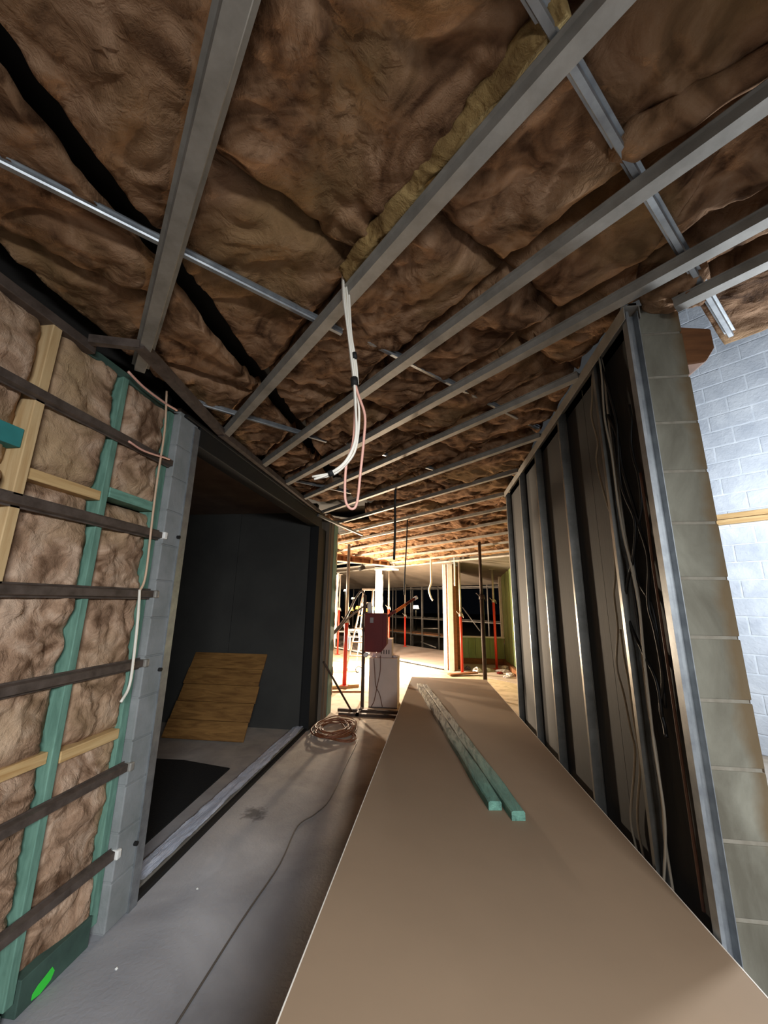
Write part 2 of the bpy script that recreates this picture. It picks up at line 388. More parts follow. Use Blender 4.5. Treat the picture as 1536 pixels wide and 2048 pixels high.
# ---- block pier at the doorway
wp = thing('wall_pier', (-1.6, 2.05, 0), kind='structure')
bx('mortar_core', 'block_pier', wp, -1.695, -1.518, 1.968, 2.145, 0, 2.62)
b0 = None
for k in range(13):
    o = bev(bx('block', 'block_pier', wp, -1.70, -1.512, 1.965, 2.128, k * 0.2 + 0.003, k * 0.2 + 0.197), 0.005) if b0 is None else share(b0, 'block', wp, (-1.606, 2.0465, k * 0.2 + 0.003))
    b0 = b0 or o
an = G(); an.box(-1.62, -1.506, 2.128, 2.155, 0.0, 2.58); an.box(-1.512, -1.503, 2.098, 2.155, 0.0, 2.58)
an.build('corner_angle', 'galv', wp)
for z in (1.86, 1.12, 0.30):
    G().cyl((-1.512, 2.085, z), (-1.496, 2.085, z), 0.010).build('bolt', 'black', wp)

# ---- dark room behind the doorway
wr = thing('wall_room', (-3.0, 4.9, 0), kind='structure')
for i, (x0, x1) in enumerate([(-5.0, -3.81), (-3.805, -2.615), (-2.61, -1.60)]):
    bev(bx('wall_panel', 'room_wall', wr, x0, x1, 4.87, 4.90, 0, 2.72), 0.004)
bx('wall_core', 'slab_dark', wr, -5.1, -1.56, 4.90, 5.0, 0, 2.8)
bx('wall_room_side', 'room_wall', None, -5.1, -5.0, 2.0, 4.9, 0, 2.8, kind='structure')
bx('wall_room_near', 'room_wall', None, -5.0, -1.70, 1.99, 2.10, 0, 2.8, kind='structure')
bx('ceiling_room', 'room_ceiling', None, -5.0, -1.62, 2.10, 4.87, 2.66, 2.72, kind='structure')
# lintel, far jamb, sill
dr = thing('door_1', (-1.56, 3.5, 0), kind='structure')
bev(bx('lintel', 'black', dr, -1.62, -1.50, 2.155, 5.0, 2.47, 2.60), 0.004)
bx('lintel_flange', 'black', dr, -1.62, -1.49, 2.0, 5.0, 2.60, 2.615)
bx('jamb', 'black', dr, -1.62, -1.50, 4.87, 5.22, 0, 2.47)
sl = G(); sl.box(-1.69, -1.555, 2.16, 4.87, 0.0, 0.03); bev(sl.build('sill', 'galv_dull', dr), 0.004)
bx('sill_track', 'black', dr, -1.553, -1.515, 2.16, 5.0, 0.0, 0.022)
# protective film on the sill: a crumpled ribbon
nu, nv = 140, 8
s, t = np.meshgrid(np.linspace(0, 1, nu + 1), np.linspace(0, 1, nv + 1), indexing='ij'); s, t = s.ravel(), t.ravel()
P = np.stack([-1.675 + t * 0.12, 2.26 + s * 2.6, 0 * s], 1)
P[:, 2] = 0.034 + 0.012 * np.abs(vn(P * np.array((60, 5, 1)), 4)) + 0.006 * np.abs(vn(P * np.array((90, 30, 1)), 6))
P[:, 0] += 0.012 * vn(P * 7, 5) * (t > 0.9)
mk('protective_film', P, [(i * (nv + 1) + q, (i + 1) * (nv + 1) + q, (i + 1) * (nv + 1) + q + 1, i * (nv + 1) + q + 1) for i in range(nu) for q in range(nv)], 'film', dr, smooth=True)
we = thing('wall_left_end', (-1.5, 5.4, 0), kind='structure')
bev(bx('jamb_post', 'grey_board', we, -1.60, -1.455, 5.22, 5.30, 0, 2.62), 0.004)
bev(bx('jamb_board', 'grey_board', we, -1.60, -1.445, 5.305, 5.46, 0, 2.62), 0.004)
bev(bx('end_stud', 'green_timber', we, -1.60, -1.44, 5.465, 5.68, 0, 2.62), 0.004)
batt('insulation_edge', (-1.64, 5.69, 0.1), (0, 0, 1), (1, 0, 0), (0, 1, 0), 2.4, 0.2, we, 'wool_wall', 0.03, 0.03, 0.03, 0.03)
bx('end_core', 'slab_dark', we, -1.9, -1.60, 5.0, 5.68, 0, 2.7)

# ---- right wall: block wall lined with dark sheets on steel studs
wr2 = thing('wall_right', (0.94, 2.8, 0), kind='structure')
bx('wall_core', 'mortar', wr2, 0.862, 1.022, 1.503, 4.05, 0, 2.74)
b0 = None
for k in range(14):
    hh = 0.2 if k < 13 else 0.14
    o = bev(bx('block', 'block_grey', wr2, 0.852, 1.030, 1.50, 1.89, k * 0.2 + 0.003, k * 0.2 + 0.197), 0.004) if b0 is None else share(b0, 'block', wr2, (0.941, 1.695, k * 0.2 + 0.003), 0, (1, 1, hh / 0.2 * 0.98))
    b0 = b0 or o
for y0, y1 in [(1.46, 2.0), (2.003, 3.0), (3.003, 4.04)]:
    bx('lining_sheet', 'dark_panel', wr2, 0.822, 0.850, y0, y1, 0.0, 2.72)
def stud(y, par=wr2):
    g = G()
    h = 0.011
    if y < 1.5:
        h = 0.017
        g.box(0.775, 0.7775, y - h, y + h, 0.02, 2.64); g.box(0.7775, 0.820, y + h - 0.0025, y + h, 0.02, 2.64)
        g.box(0.8175, 0.820, y - h, y + h, 0.02, 2.64); g.box(0.7775, 0.786, y - h, y - h + 0.0025, 0.02, 2.64)
        return g.build('stud', 'galv', par)
    g.box(0.775, 0.7775, y - h, y + h, 0.02, 2.64)
    g.box(0.7775, 0.820, y - h, y - h + 0.0025, 0.02, 2.64); g.box(0.7775, 0.820, y + h - 0.0025, y + h, 0.02, 2.64)
    g.box(0.8175, 0.820, y - h - 0.010, y - h, 0.02, 2.64); g.box(0.8175, 0.820, y + h, y + h + 0.010, 0.02, 2.64)
    return g.build('stud', 'galv_stud', par)
for y in (1.425, 1.745, 2.28, 2.835, 3.375, 4.02): stud(y)
tr = G(); tr.box(0.765, 0.825, 1.40, 4.05, 2.655, 2.659); tr.box(0.765, 0.768, 1.40, 4.05, 2.60, 2.655); tr.box(0.822, 0.825, 1.40, 4.05, 2.60, 2.655)
tr.build('top_track', 'galv_dull', wr2)
bx('bottom_track', 'galv_dull', wr2, 0.765, 0.822, 1.40, 4.05, 0.0, 0.03)
for y in (2.31, 2.865, 3.405, 4.045):
    for z in (1.78, 0.93):
        G().box(0.80, 0.822, y - 0.004, y + 0.012, z - 0.008, z + 0.008).build('fixing_clip', 'white', wr2)
for z in (2.46, 1.78, 0.98):
    G().cyl((0.805, 1.445, z), (0.845, 1.50, z + 0.004), 0.0022, 6).build('fixing_screw', 'galv', wr2)
batt('foam_fill', (1.031, 1.515, 0.0), (0, 0, 1), (0, 1, 0), (1, 0, 0), 2.70, 0.12, wr2, 'foam', 0.02, 0.006, 0.0, 0.02, ragged=0.0)
fo = G(); fo.add([(1.03, 1.52, 2.46), (1.115, 1.52, 2.47), (1.155, 1.52, 2.53), (1.155, 1.52, 2.62), (1.03, 1.52, 2.64), (1.03, 1.66, 2.46), (1.115, 1.66, 2.47), (1.155, 1.66, 2.53), (1.155, 1.66, 2.62), (1.03, 1.66, 2.64)],
       [(0, 1, 2, 3, 4), (9, 8, 7, 6, 5), (0, 5, 6, 1), (1, 6, 7, 2), (2, 7, 8, 3), (3, 8, 9, 4), (4, 9, 5, 0)])
bev(fo.build('wood_packer', 'brown_wood', wr2), 0.008)

# ---- tall white block wall of the room on the right (plane x + y = 8.3)
dA = np.array((-1, 1, 0)) / math.sqrt(2); nA = np.array((1, 1, 0)) / math.sqrt(2)
ww = thing('wall_far_right', (4.15, 4.15, 0), kind='structure')
C0 = np.array((4.15, 4.15, 0))
def wpt(s, d, z): p = C0 + s * dA + d * nA; return (p[0], p[1], z)
G().beam(wpt(-3.5, 0.0895, 3.0), wpt(2.6, 0.0895, 3.0), 0.18, 6.0).build('wall_core', 'mortar_white', ww)
bl = None; rz = math.atan2(dA[1], dA[0])
for k in range(29):
    for j in range(10):
        s0 = -1.6 + j * 0.4 + (0.2 if k % 2 else 0)
        p = wpt(s0, 0.045, k * 0.2 + 0.006)
        if bl is None:
            o = bx('block', 'block_white', ww, p[0] - 0.194, p[0] + 0.194, p[1] - 0.05, p[1] + 0.05, p[2], p[2] + 0.188); o.rotation_euler = (0, 0, rz); bev(o, 0.006); bl = o
        else:
            q = wpt(s0, 0.045 + random.uniform(-0.004, 0.004), k * 0.2 + 0.006); share(bl, 'block', ww, q, rz)
for z in (2.465, 2.53):
    bev(G().beam(wpt(-1.2, -0.04, z), wpt(1.5, -0.04, z), 0.06, 0.058).build('timber_rail', 'pine_h', ww), 0.003)
# dividing wall between that room and the far room
poly('wall_divider', [(1.03, 4.0), (1.15, 4.0), (2.5, 5.75), (2.4, 6.0)], 0, 3.2, 'room_wall', kind='structure')

# ---- far room: green lined corner with plinth and window
wg = thing('wall_green', (1.8, 10.0, 0), kind='structure')
xs = np.linspace(0.70, 1.80, 7)
for i in range(6):
    bev(bx('cladding_board', 'green_wall', wg, xs[i], xs[i + 1] - 0.006, 10.68 + 0.012 * (i % 2), 10.74, 0.12, 0.63), 0.004)
bev(bx('window_ledge', 'white', wg, 0.62, 1.80, 10.64, 10.80, 0.63, 0.665), 0.004)
bev(bx('plinth', 'brown_wood', wg, 0.62, 1.82, 10.58, 10.68, 0.0, 0.13), 0.006)
for i in range(8):
    y1 = 10.68 - i * 0.42; xx = 1.80 + (10.7 - y1) * 0.03
    bev(bx('cladding_board', 'green_wall', wg, xx, xx + 0.06, y1 - 0.41, y1, 0.10, 2.40), 0.005)
bev(bx('window_reveal', 'white', wg, 1.74, 1.80, 10.70, 10.80, 0.66, 2.40), 0.004)
bx('plinth', 'brown_wood', wg, 1.72, 1.80, 7.4, 10.58, 0.0, 0.11)
bx('wall_core', 'slab_dark', wg, 1.95, 2.1, 6.0, 10.8, 0, 2.8)

# posts on the glazing line
def post(name, parts, loc):
    t = thing(name, loc, kind='structure')
    for nm, m_, a in parts: bev(bx(nm, m_, t, *a), 0.006)
    return t
post('trim_1', [('post_board', 'white', (0.225, 0.30, 9.46, 9.56, 0, 2.42)), ('post_recess', 'brown_wood', (0.30, 0.335, 9.48, 9.54, 0, 2.42)),
                ('post_board', 'white', (0.335, 0.455, 9.40, 9.50, 0, 2.42)), ('post_shaded_side', 'brown_wood', (0.455, 0.53, 9.44, 9.80, 0, 2.42)), ('post_shaded_side', 'brown_wood', (0.53, 0.66, 9.80, 10.66, 0, 2.4))], (0.35, 9.5, 0))  # brown sides: shade on the post's right face, put into the colour
post('trim_2', [('post_board', 'white', (-1.70, -1.605, 11.38, 11.46, 0, 2.44)), ('post_recess', 'brown_wood', (-1.605, -1.585, 11.40, 11.44, 0, 2.44)),
                ('post_board', 'white', (-1.585, -1.50, 11.30, 11.38, 0, 2.44)), ('post_head', 'white', (-1.72, -1.0, 11.28, 11.42, 2.42, 2.50))], (-1.55, 11.4, 0))
post('trim_4', [('post_board', 'white', (-3.50, -3.40, 13.08, 13.16, 0, 2.40)), ('post_board', 'white', (-3.38, -3.25, 13.0, 13.08, 0, 2.40))], (-3.4, 13.1, 0))
for px_, py_, z0_ in ((-1.495, 11.30, 0.1), (-3.245, 13.0, 0.3)):
    batt('foam_bead', (px_, py_, z0_), (0, 0, 1), (0.02, 0.055, 0), (0.9, -0.4, 0), 2.2, 1.0, bpy.data.objects['trim_2' if px_ > -2 else 'trim_4'], 'white', 0.04, 0.03, 0.0, 0.02)
th = thing('trim_3', (-1.5, 11.3, 0), kind='structure')
bev(G().beam((0.22, 9.56, 0.025), (-4.2, 13.98, 0.025), 0.10, 0.05).build('door_track', 'white', th), 0.006)
G().beam((0.22, 9.47, 0.012), (-4.2, 13.89, 0.012), 0.03, 0.024).build('track_rebate', 'black', th)
# outside soffit over the deck
mk('ceiling_soffit', [(2.2, 7.65, 2.50), (-6, 15.85, 2.50), (-6, 19.8, 2.06), (6.2, 7.6, 2.06), (2.2, 7.65, 2.6), (-6, 15.85, 2.6), (-6, 19.8, 2.16), (6.2, 7.6, 2.16)],
   [(0, 1, 2, 3), (7, 6, 5, 4), (0, 4, 5, 1), (1, 5, 6, 2), (2, 6, 7, 3), (3, 7, 4, 0)], 'soffit', kind='structure')

# ================================================================== CEILING
ce = thing('ceiling', (0, 3, 2.66), kind='structure')
poly('roof_slab', [(-7, -3), (2.1, -3), (2.1, 0.35), (1.02, 1.45), (1.02, 4.0), (2.6, 6.0), (2.6, 7.3), (-7, 16.9)], 2.88, 2.95, 'slab_dark', ce)
def zc(c): return 2.66 - 0.062 * max(0.0, c - 6.0)
CB = [0.095, 0.93, 1.56, 2.11, 2.67, 3.41, 4.15, 4.93, 5.70, 6.48, 7.28, 8.05, 8.8, 9.5]
hatb = [(-0.020, 0.0), (0.020, 0.0), (0.024, 0.030), (0.034, 0.030), (0.034, 0.0325), (-0.034, 0.0325), (-0.034, 0.030), (-0.024, 0.030)]
hatb0 = [(1.15 * a, b) for a, b in hatb]
def batten(c, x0, x1, m='galv_dull', prof=hatb, dz=0.0):
    z = zc(c) - 0.012 + dz
    return G().prism(prof, (x0, c - x0, z), (x1, c - x1, z)).build('batten', m, ce)
for c in CB:
    if c < 2.2:
        batten(c, max(-1.50, -1.50), 2.0 if c > 0.5 else 1.2, prof=hatb0)
    elif c < 4.7:
        batten(c, -1.48 if c < 4.2 else -1.46, 0.775)
    elif c < 7.1:
        if c < 5.4: batten(c, 0.775 - 2.4, 0.775 + 0.02)
        else: batten(c, -4.0, min(1.75, c / 5.2))
    else:
        batten(c, -5.2, 1.78)
batten(2.405, 0.975, 2.2, prof=hatb0)
prim = [(-0.011, 0.0), (-0.008, -0.006), (0.008, -0.006), (0.011, 0.0), (0.008, 0.028), (-0.008, 0.028)]
def primary(k, x0, x1, z=2.694):
    g = G(); g.prism(prim, (x0, x0 + k, z), (x1, x1 + k, z))
    g.prism([(-0.019, 0.012), (0.019, 0.012), (0.019, 0.015), (-0.019, 0.015)], (x0, x0 + k, z), (x1, x1 + k, z))
    return g.build('primary_channel', 'galv', ce)
primary(0.33, -0.6, 1.352); primary(1.88, -1.47, -0.40); primary(1.88, -0.30, 0.76, 2.72); primary(3.46, -1.46, -0.80); primary(3.46, -0.7, 0.6, 2.73); primary(5.02, -1.45, -0.9, 2.70)
# perimeter track and its return at the top of the left wall
G().beam((-1.345, 1.40, 2.655), (-1.475, 2.35, 2.655), 0.05, 0.045).build('perimeter_track', 'brown_steel', ce)
G().beam((-1.475, 2.35, 2.65), (-1.49, 5.0, 2.65), 0.05, 0.045).build('perimeter_track', 'brown_steel', ce)
G().beam((-1.345, 1.41, 2.655), (-1.53, 1.33, 2.64), 0.03, 0.04).build('perimeter_track', 'brown_steel', ce)
G().beam((-1.49, 4.75, 2.60), (-1.18, 6.3, 2.60), 0.03, 0.03).build('perimeter_track', 'galv', ce)

# insulation laid over the battens, bay by bay (bays run along the battens)
aU = np.array((1, -1, 0)) / math.sqrt(2); bV = nA
rng = random.Random(3)
def bay(c0, c1, regions, res, amp, m='wool', dz=0.0, sag=0.0, u0=-7.0, u1=7.0, ln=1.18, edge=0.07):
    z = zc((c0 + c1) / 2) + 0.082 + dz; W = (c1 - c0) / math.sqrt(2) - 0.004
    u = u0 + rng.uniform(0, 0.6)
    while u < u1:
        L = ln * rng.uniform(0.85, 1.1)
        O = np.array((c0 / 2, c0 / 2, z)) + u * aU + 0.002 * bV
        cen = O + aU * L / 2 + bV * W / 2
        for box in regions:
            x0, x1, y0, y1 = box[:4]
            r = 0.9
            if cen[0] < x0 - r or cen[0] > x1 + r or cen[1] < y0 - r or cen[1] > y1 + r: continue
            cl = [((x0, 0, 0), (1, 0, 0)), ((x1, 0, 0), (-1, 0, 0)), ((0, y0, 0), (0, 1, 0)), ((0, y1, 0), (0, -1, 0))] + list(box[4:])
            batt('insulation_batt', O + np.array((0, 0, rng.uniform(-0.006, 0.012))), aU, bV, (0, 0, -1), L, W, ce, m, res, amp * rng.uniform(0.85, 1.15), edge, 0.03, cl, sag=sag * rng.uniform(0.3, 1.3))
        u += L + rng.uniform(-0.01, 0.02)
GAPL = (-1.53, -1.035, -0.8, 4.4); GAPR = (-0.91, 0.80, -0.8, 4.4)
RT = (0.803, 2.3, -1.2, 1.49)
RTfold = (0.803, 1.75, -1.2, 1.95, ((0, 0.385, 0), (1, -1, 0)))
cs = [-1.5, -0.72] + CB
for i in range(len(cs) - 1):
    c0, c1 = cs[i], cs[i + 1]
    if c1 <= 2.2:
        bay(c0, c1, [GAPL, GAPR, RT], 0.016, 0.042, u0=-4.6, u1=3.0)
    elif c1 < 4.2:
        bay(c0, c1, [GAPL, GAPR], 0.018, 0.048, u0=-5.4, u1=1.6, sag=0.015)
    elif c1 < 6:
        bay(c0, c1, [(-1.53, -0.96, 3.0, 5.0), (-0.93, 0.80, 3.3, 5.75), (0.803, 2.2, 4.1, 7.0), (-5, 0.80, 5.753, 12)], 0.026, 0.045, u0=-6, u1=2, sag=0.03)
    else:
        bay(c0, c1, [(-5, 2.3, 4.2, 14)], 0.04, 0.055, u0=-9, u1=2.0, sag=0.05, edge=0.09)
bay(2.12, 2.42, [RT], 0.016, 0.025, u0=-3, u1=3)
bay(2.42, 3.26, [RTfold], 0.016, 0.025, u0=-0.85, u1=3, dz=-0.015)
# torn yellow batt edge beside the second batten, and a folded-back flap
batt('insulation_edge', (-0.335, 1.165, 2.725), tuple(aU), (0.45, 0.45, -0.55), (-0.5, -0.5, -0.5), 0.86, 0.055, ce, 'wool_yellow', 0.008, 0.022, 0.0, 0.02, sc=2.5)
fl = G(); n = 40; ring = 10; V = []; F = []
for i in range(n + 1):
    t = i / n; c = np.array((0.50, 0.875, 2.715)) * (1 - t) + np.array((0.95, 0.62, 2.715)) * t
    rr = 0.055 * (0.8 + 0.2 * math.sin(t * 6 + 0.6) + 0.06 * math.sin(t * 23)) * min(1, 0.35 + 6 * t)
    for k in range(ring):
        a = 2 * math.pi * k / ring; V.append(c + rr * math.cos(a) * np.array((0.45, 0.89, 0)) + 0.75 * rr * math.sin(a) * np.array((0, 0, 1)))
F = [(i * ring + k, i * ring + (k + 1) % ring, (i + 1) * ring + (k + 1) % ring, (i + 1) * ring + k) for i in range(n) for k in range(ring)] + [tuple(range(ring)), tuple(range((n + 1) * ring - 1, n * ring - 1, -1))]
fl.add(V, F).build('insulation_flap', 'wool', ce, smooth=True)
batt('insulation_flap', (0.80, 1.36, 2.69), (0.25, 0.35, 0), (0.9, -0.3, 0), (0, 0, -1), 0.5, 0.24, ce, 'wool', 0.012, 0.03, 0.03, 0.03)

# ================================================================== BOARD ON TRESTLES
bs = -0.0431
def bz(y): return 0.6 + bs * (y - 1.43)
pb = thing('plasterboard_sheet', (0.21, 3.4, bz(3.4)), 'long brown paper-faced plasterboard sheet lying along the dark stud wall', 'plasterboard')
x0, x1, y0, y1 = -0.345, 0.763, 0.36, 6.30
V = [(x0, y0, bz(y0)), (x1, y0, bz(y0)), (x1, y1, bz(y1)), (x0, y1, bz(y1))]; V += [(a, b, c - 0.013) for a, b, c in V]
mk('face_paper', V, [(0, 1, 2, 3), (7, 6, 5, 4), (0, 4, 5, 1), (1, 5, 6, 2), (2, 6, 7, 3), (3, 7, 4, 0)], 'kraft', pb)
for xx, s_ in ((x0, -1), (x1, 1)):
    G().add([(xx, y0, bz(y0) + .0006), (xx + s_ * .0035, y0, bz(y0) + .0006), (xx + s_ * .0035, y0, bz(y0) - .014), (xx, y0, bz(y0) - .014),
             (xx, y1, bz(y1) + .0006), (xx + s_ * .0035, y1, bz(y1) + .0006), (xx + s_ * .0035, y1, bz(y1) - .014), (xx, y1, bz(y1) - .014)],
            [(0, 1, 2, 3), (7, 6, 5, 4), (0, 4, 5, 1), (1, 5, 6, 2), (2, 6, 7, 3), (3, 7, 4, 0)]).build('paper_edge', 'paper_edge', pb)
def trestle(y, lab):
    t = thing('trestle', (0.21, y, 0), lab, 'trestle', 'trestles under the plasterboard'); zt = bz(y) - 0.014
    bev(G().beam((-0.28, y, zt - 0.05), (0.70, y, zt - 0.05), 0.045, 0.09).build('rail', 'pine', t), 0.003)
    for xx in (-0.22, 0.64):
        for s_ in (-1, 1):
            G().beam((xx, y + s_ * 0.03, zt - 0.06), (xx, y + s_ * 0.16, 0.0), 0.04, 0.03, (1, 0, 0)).build('leg', 'pine', t)
trestle(2.6, 'low timber trestle under the near half of the plasterboard sheet')
trestle(5.3, 'low timber trestle under the far end of the plasterboard sheet')
def lath(xa, ya, xb, yb, lab):
    g = G(); n = 24; pr = []
    for i in range(n + 1):
        t = i / n; pr.append((xa + (xb - xa) * t, ya + (yb - ya) * t))
    V = []; F = []
    d = np.array((xb - xa, yb - ya)); d /= np.linalg.norm(d); nn = np.array((d[1], -d[0]))
    for i, (px, py) in enumerate(pr):
        wv = 0.033 + 0.003 * math.sin(i * 1.3 + xa * 9); hv = 0.040 + 0.0025 * math.sin(i * 0.9 + 2)
        z = bz(py) + 0.001
        for a, b in ((-wv, 0), (wv, 0), (wv, hv - .006), (wv - .007, hv), (-wv + .007, hv), (-wv, hv - .006)):
            V.append((px + nn[0] * a, py + nn[1] * a, z + b))
    F = [(i * 6 + k, i * 6 + (k + 1) % 6, (i + 1) * 6 + (k + 1) % 6, (i + 1) * 6 + k) for i in range(n) for k in range(6)] + [(5, 4, 3, 2, 1, 0), tuple(range(n * 6, n * 6 + 6))]
    return mk('timber_lath', V, F, 'old_green', None, label=lab, cat='timber', group='green timbers on the board')
Mo = mat('old_green', (112, 160, 142), (74, 110, 98), scale=4, rough=0.8, stretch=(6, 1.0, 6), bump=0.5, bscale=22, dist=0.8)
N = Mo.node_tree.nodes; K = Mo.node_tree.links; B = N['Principled BSDF']; src = B.inputs['Base Color'].links[0].from_socket
gp = N.new('ShaderNodeNewGeometry'); sp = N.new('ShaderNodeSeparateXYZ'); K.new(gp.outputs['Position'], sp.inputs[0])
mr = N.new('ShaderNodeMapRange'); K.new(sp.outputs['Y'], mr.inputs[0]); mr.inputs[1].default_value = 2.2; mr.inputs[2].default_value = 3.6
nz = N.new('ShaderNodeTexNoise'); mp = N.new('ShaderNodeMapping'); mp.inputs['Scale'].default_value = (20, 2.4, 20); K.new(gp.outputs['Position'], mp.inputs[0]); K.new(mp.outputs[0], nz.inputs['Vector']); nz.inputs['Scale'].default_value = 1.4; nz.inputs['Distortion'].default_value = 1.2
r2 = N.new('ShaderNodeValToRGB'); K.new(nz.outputs['Fac'], r2.inputs[0]); r2.color_ramp.elements[0].position = .36; r2.color_ramp.elements[0].color = lin((92, 82, 72)); r2.color_ramp.elements[1].position = .52; r2.color_ramp.elements[1].color = lin((176, 168, 150))
mx = N.new('ShaderNodeMix'); mx.data_type = 'RGBA'; K.new(mr.outputs[0], mx.inputs[0]); K.new(src, mx.inputs[6]); K.new(r2.outputs[0], mx.inputs[7]); K.new(mx.outputs[2], B.inputs['Base Color'])
lath(-0.205, 5.42, 0.268, 2.08, 'weathered green timber on the board, the left and shorter-reaching of two')
lath(-0.128, 5.38, 0.356, 2.00, 'weathered green timber on the board, the right one reaching nearest the camera')

# ================================================================== CABLES
def wire(name, pts, r, m, lab, cat='cable', group=None, n=8):
    return G().tube(pts, r, n).build(name, m, None, True, label=lab, cat=cat, group=group)
def off(pts, dx=0, dy=0, dz=0): return [(a + dx, b + dy, c + dz) for a, b, c in pts]
gC = 'cables hanging down the right wall'
wire('cable', [(.80,1.806,2.62),(.80,1.839,2.506),(.80,1.870,2.416),(.80,1.839,2.271),(.80,1.875,2.184),(.80,1.838,2.015),(.81,1.80,1.85)], .0046, 'cable_grey', 'short wavy grey cable high on the dark right wall past the second stud', 'cable', gC)
W2 = [(.80,1.702,2.64),(.80,1.690,2.556),(.80,1.698,2.450),(.80,1.705,2.331),(.80,1.706,2.166),(.80,1.697,1.944),(.80,1.693,1.791),(.80,1.667,1.661),(.80,1.653,1.499),(.80,1.682,1.324),(.80,1.691,1.126),(.80,1.678,.990),(.80,1.682,.809),(.80,1.697,.695),(.80,1.686,.5),(.80,1.69,.2)]
W3 = [(.80,1.693,2.64),(.80,1.689,2.540),(.80,1.714,2.336),(.80,1.693,2.161),(.80,1.693,1.942),(.80,1.680,1.779),(.80,1.651,1.645),(.80,1.634,1.485),(.80,1.646,1.328),(.80,1.655,1.135),(.80,1.660,.996),(.80,1.652,.807),(.80,1.678,.674),(.80,1.729,.5),(.80,1.73,.2)]
wire('cable', W2, .0046, 'cable_grey', 'long pale cable running floor to ceiling just left of the black cables', 'cable', gC)
wire('cable', off(W3, -.012), .0046, 'cable_grey', 'long pale cable twisting with its neighbour nearest the black cables', 'cable', gC)
wire('cable', [(.80,1.80,1.8),(.80,1.823,1.639),(.80,1.861,1.545),(.80,1.864,1.403),(.80,1.918,1.245),(.80,1.882,1.128),(.80,1.856,.994),(.80,1.842,.936),(.80,1.878,.829),(.80,1.955,.634),(.80,1.927,.5),(.80,1.92,.2)], .0046, 'cable_grey', 'wavy pale cable on the lower right wall, leftmost of the cable group', 'cable', gC)
wire('cable', [(.80,1.84,1.4),(.80,1.839,1.290),(.80,1.824,1.187),(.80,1.821,1.049),(.80,1.810,.946),(.80,1.823,.858),(.80,1.895,.662),(.80,1.877,.5),(.80,1.87,.2)], .0046, 'cable_grey', 'pale cable low on the right wall beside the second stud', 'cable', gC)
wire('cable', off([(.80,1.70,2.64),(.80,1.694,2.600),(.80,1.648,2.397),(.80,1.627,2.269),(.80,1.642,2.163),(.80,1.660,2.015),(.80,1.633,1.926),(.80,1.590,1.822),(.80,1.637,1.697),(.80,1.735,1.557),(.80,1.743,1.449),(.80,1.663,1.326),(.80,1.596,1.238),(.80,1.59,1.12)], -.006), .0055, 'cable_black', 'black cable looping left across the pale cables on the right wall', 'cable', gC)
wire('cable', [(.80,1.73,2.62),(.80,1.737,2.423),(.80,1.649,2.220),(.80,1.644,2.075),(.80,1.60,1.90),(.80,1.579,1.810),(.80,1.546,1.700),(.80,1.555,1.619),(.80,1.589,1.508),(.80,1.571,1.421),(.80,1.560,1.318),(.80,1.566,1.236),(.80,1.605,1.147),(.80,1.596,1.094),(.79,1.574,1.060)], .0065, 'cable_black', 'black cable whose thick loose tail ends midway down the right wall', 'cable', gC)
wire('cable', off([(.80,1.535,2.30),(.80,1.535,2.232),(.80,1.561,2.150),(.80,1.556,2.064),(.80,1.542,2.005),(.80,1.548,1.890),(.80,1.588,1.812),(.80,1.663,1.676),(.80,1.648,1.588),(.80,1.582,1.504),(.80,1.57,1.35),(.80,1.585,1.15)], .006), .0055, 'cable_black', 'black cable closest to the bright first stud', 'cable', gC)
wire('cable', [(.80,1.515,2.0),(.80,1.515,1.799),(.80,1.52,1.685),(.80,1.52,1.487),(.80,1.52,1.322),(.80,1.52,1.125),(.80,1.52,1.0),(.80,1.52,.6)], .005, 'cable_brown', 'thin brown cable running straight beside the bright first stud', 'cable', gC)

hb = thing('cable_bundle', (-0.28, 1.2, 1.8), 'bundle of white cables with pink loop hanging from the ceiling', 'cable bundle')
h1 = [(-.331,1.2,2.74),(-.323,1.2,2.619),(-.303,1.2,2.495),(-.287,1.2,2.377),(-.271,1.2,2.263),(-.262,1.2,2.160),(-.253,1.2,2.068),(-.265,1.2,2.008),(-.292,1.2,1.956),(-.336,1.2,1.925),(-.403,1.2,1.912)]
h2 = [(-.318,1.206,2.74),(-.307,1.206,2.603),(-.296,1.206,2.474),(-.274,1.206,2.349),(-.265,1.206,2.263),(-.250,1.206,2.160),(-.250,1.206,2.067),(-.262,1.206,1.996),(-.297,1.206,1.947),(-.335,1.206,1.919),(-.386,1.206,1.909)]
h3 = [(-.326,1.193,2.74),(-.319,1.193,2.62),(-.301,1.193,2.49),(-.283,1.193,2.37),(-.268,1.194,2.263),(-.259,1.196,2.15),(-.256,1.197,2.06),(-.270,1.198,2.0),(-.30,1.198,1.952),(-.35,1.198,1.918),(-.395,1.197,1.902)]
for h in (h1, h2, h3): G().tube(h, .0042).build('cable', 'cable_white', hb, True)
for h in (h1, h2): G().tube(off(h[:5], .006, .008), .0042).build('cable', 'cable_white', hb, True)
G().tube([(-.324,1.213,2.74),(-.317,1.213,2.604),(-.294,1.213,2.425),(-.273,1.213,2.263),(-.266,1.213,2.161),(-.269,1.213,2.038),(-.289,1.213,1.962),(-.291,1.213,1.864),(-.284,1.213,1.819),(-.264,1.213,1.800),(-.248,1.213,1.823),(-.235,1.19,1.919),(-.227,1.192,2.036),(-.226,1.194,2.128),(-.250,1.197,2.204),(-.268,1.2,2.263)], .0045).build('cable_loop', 'cable_pink', hb, True)
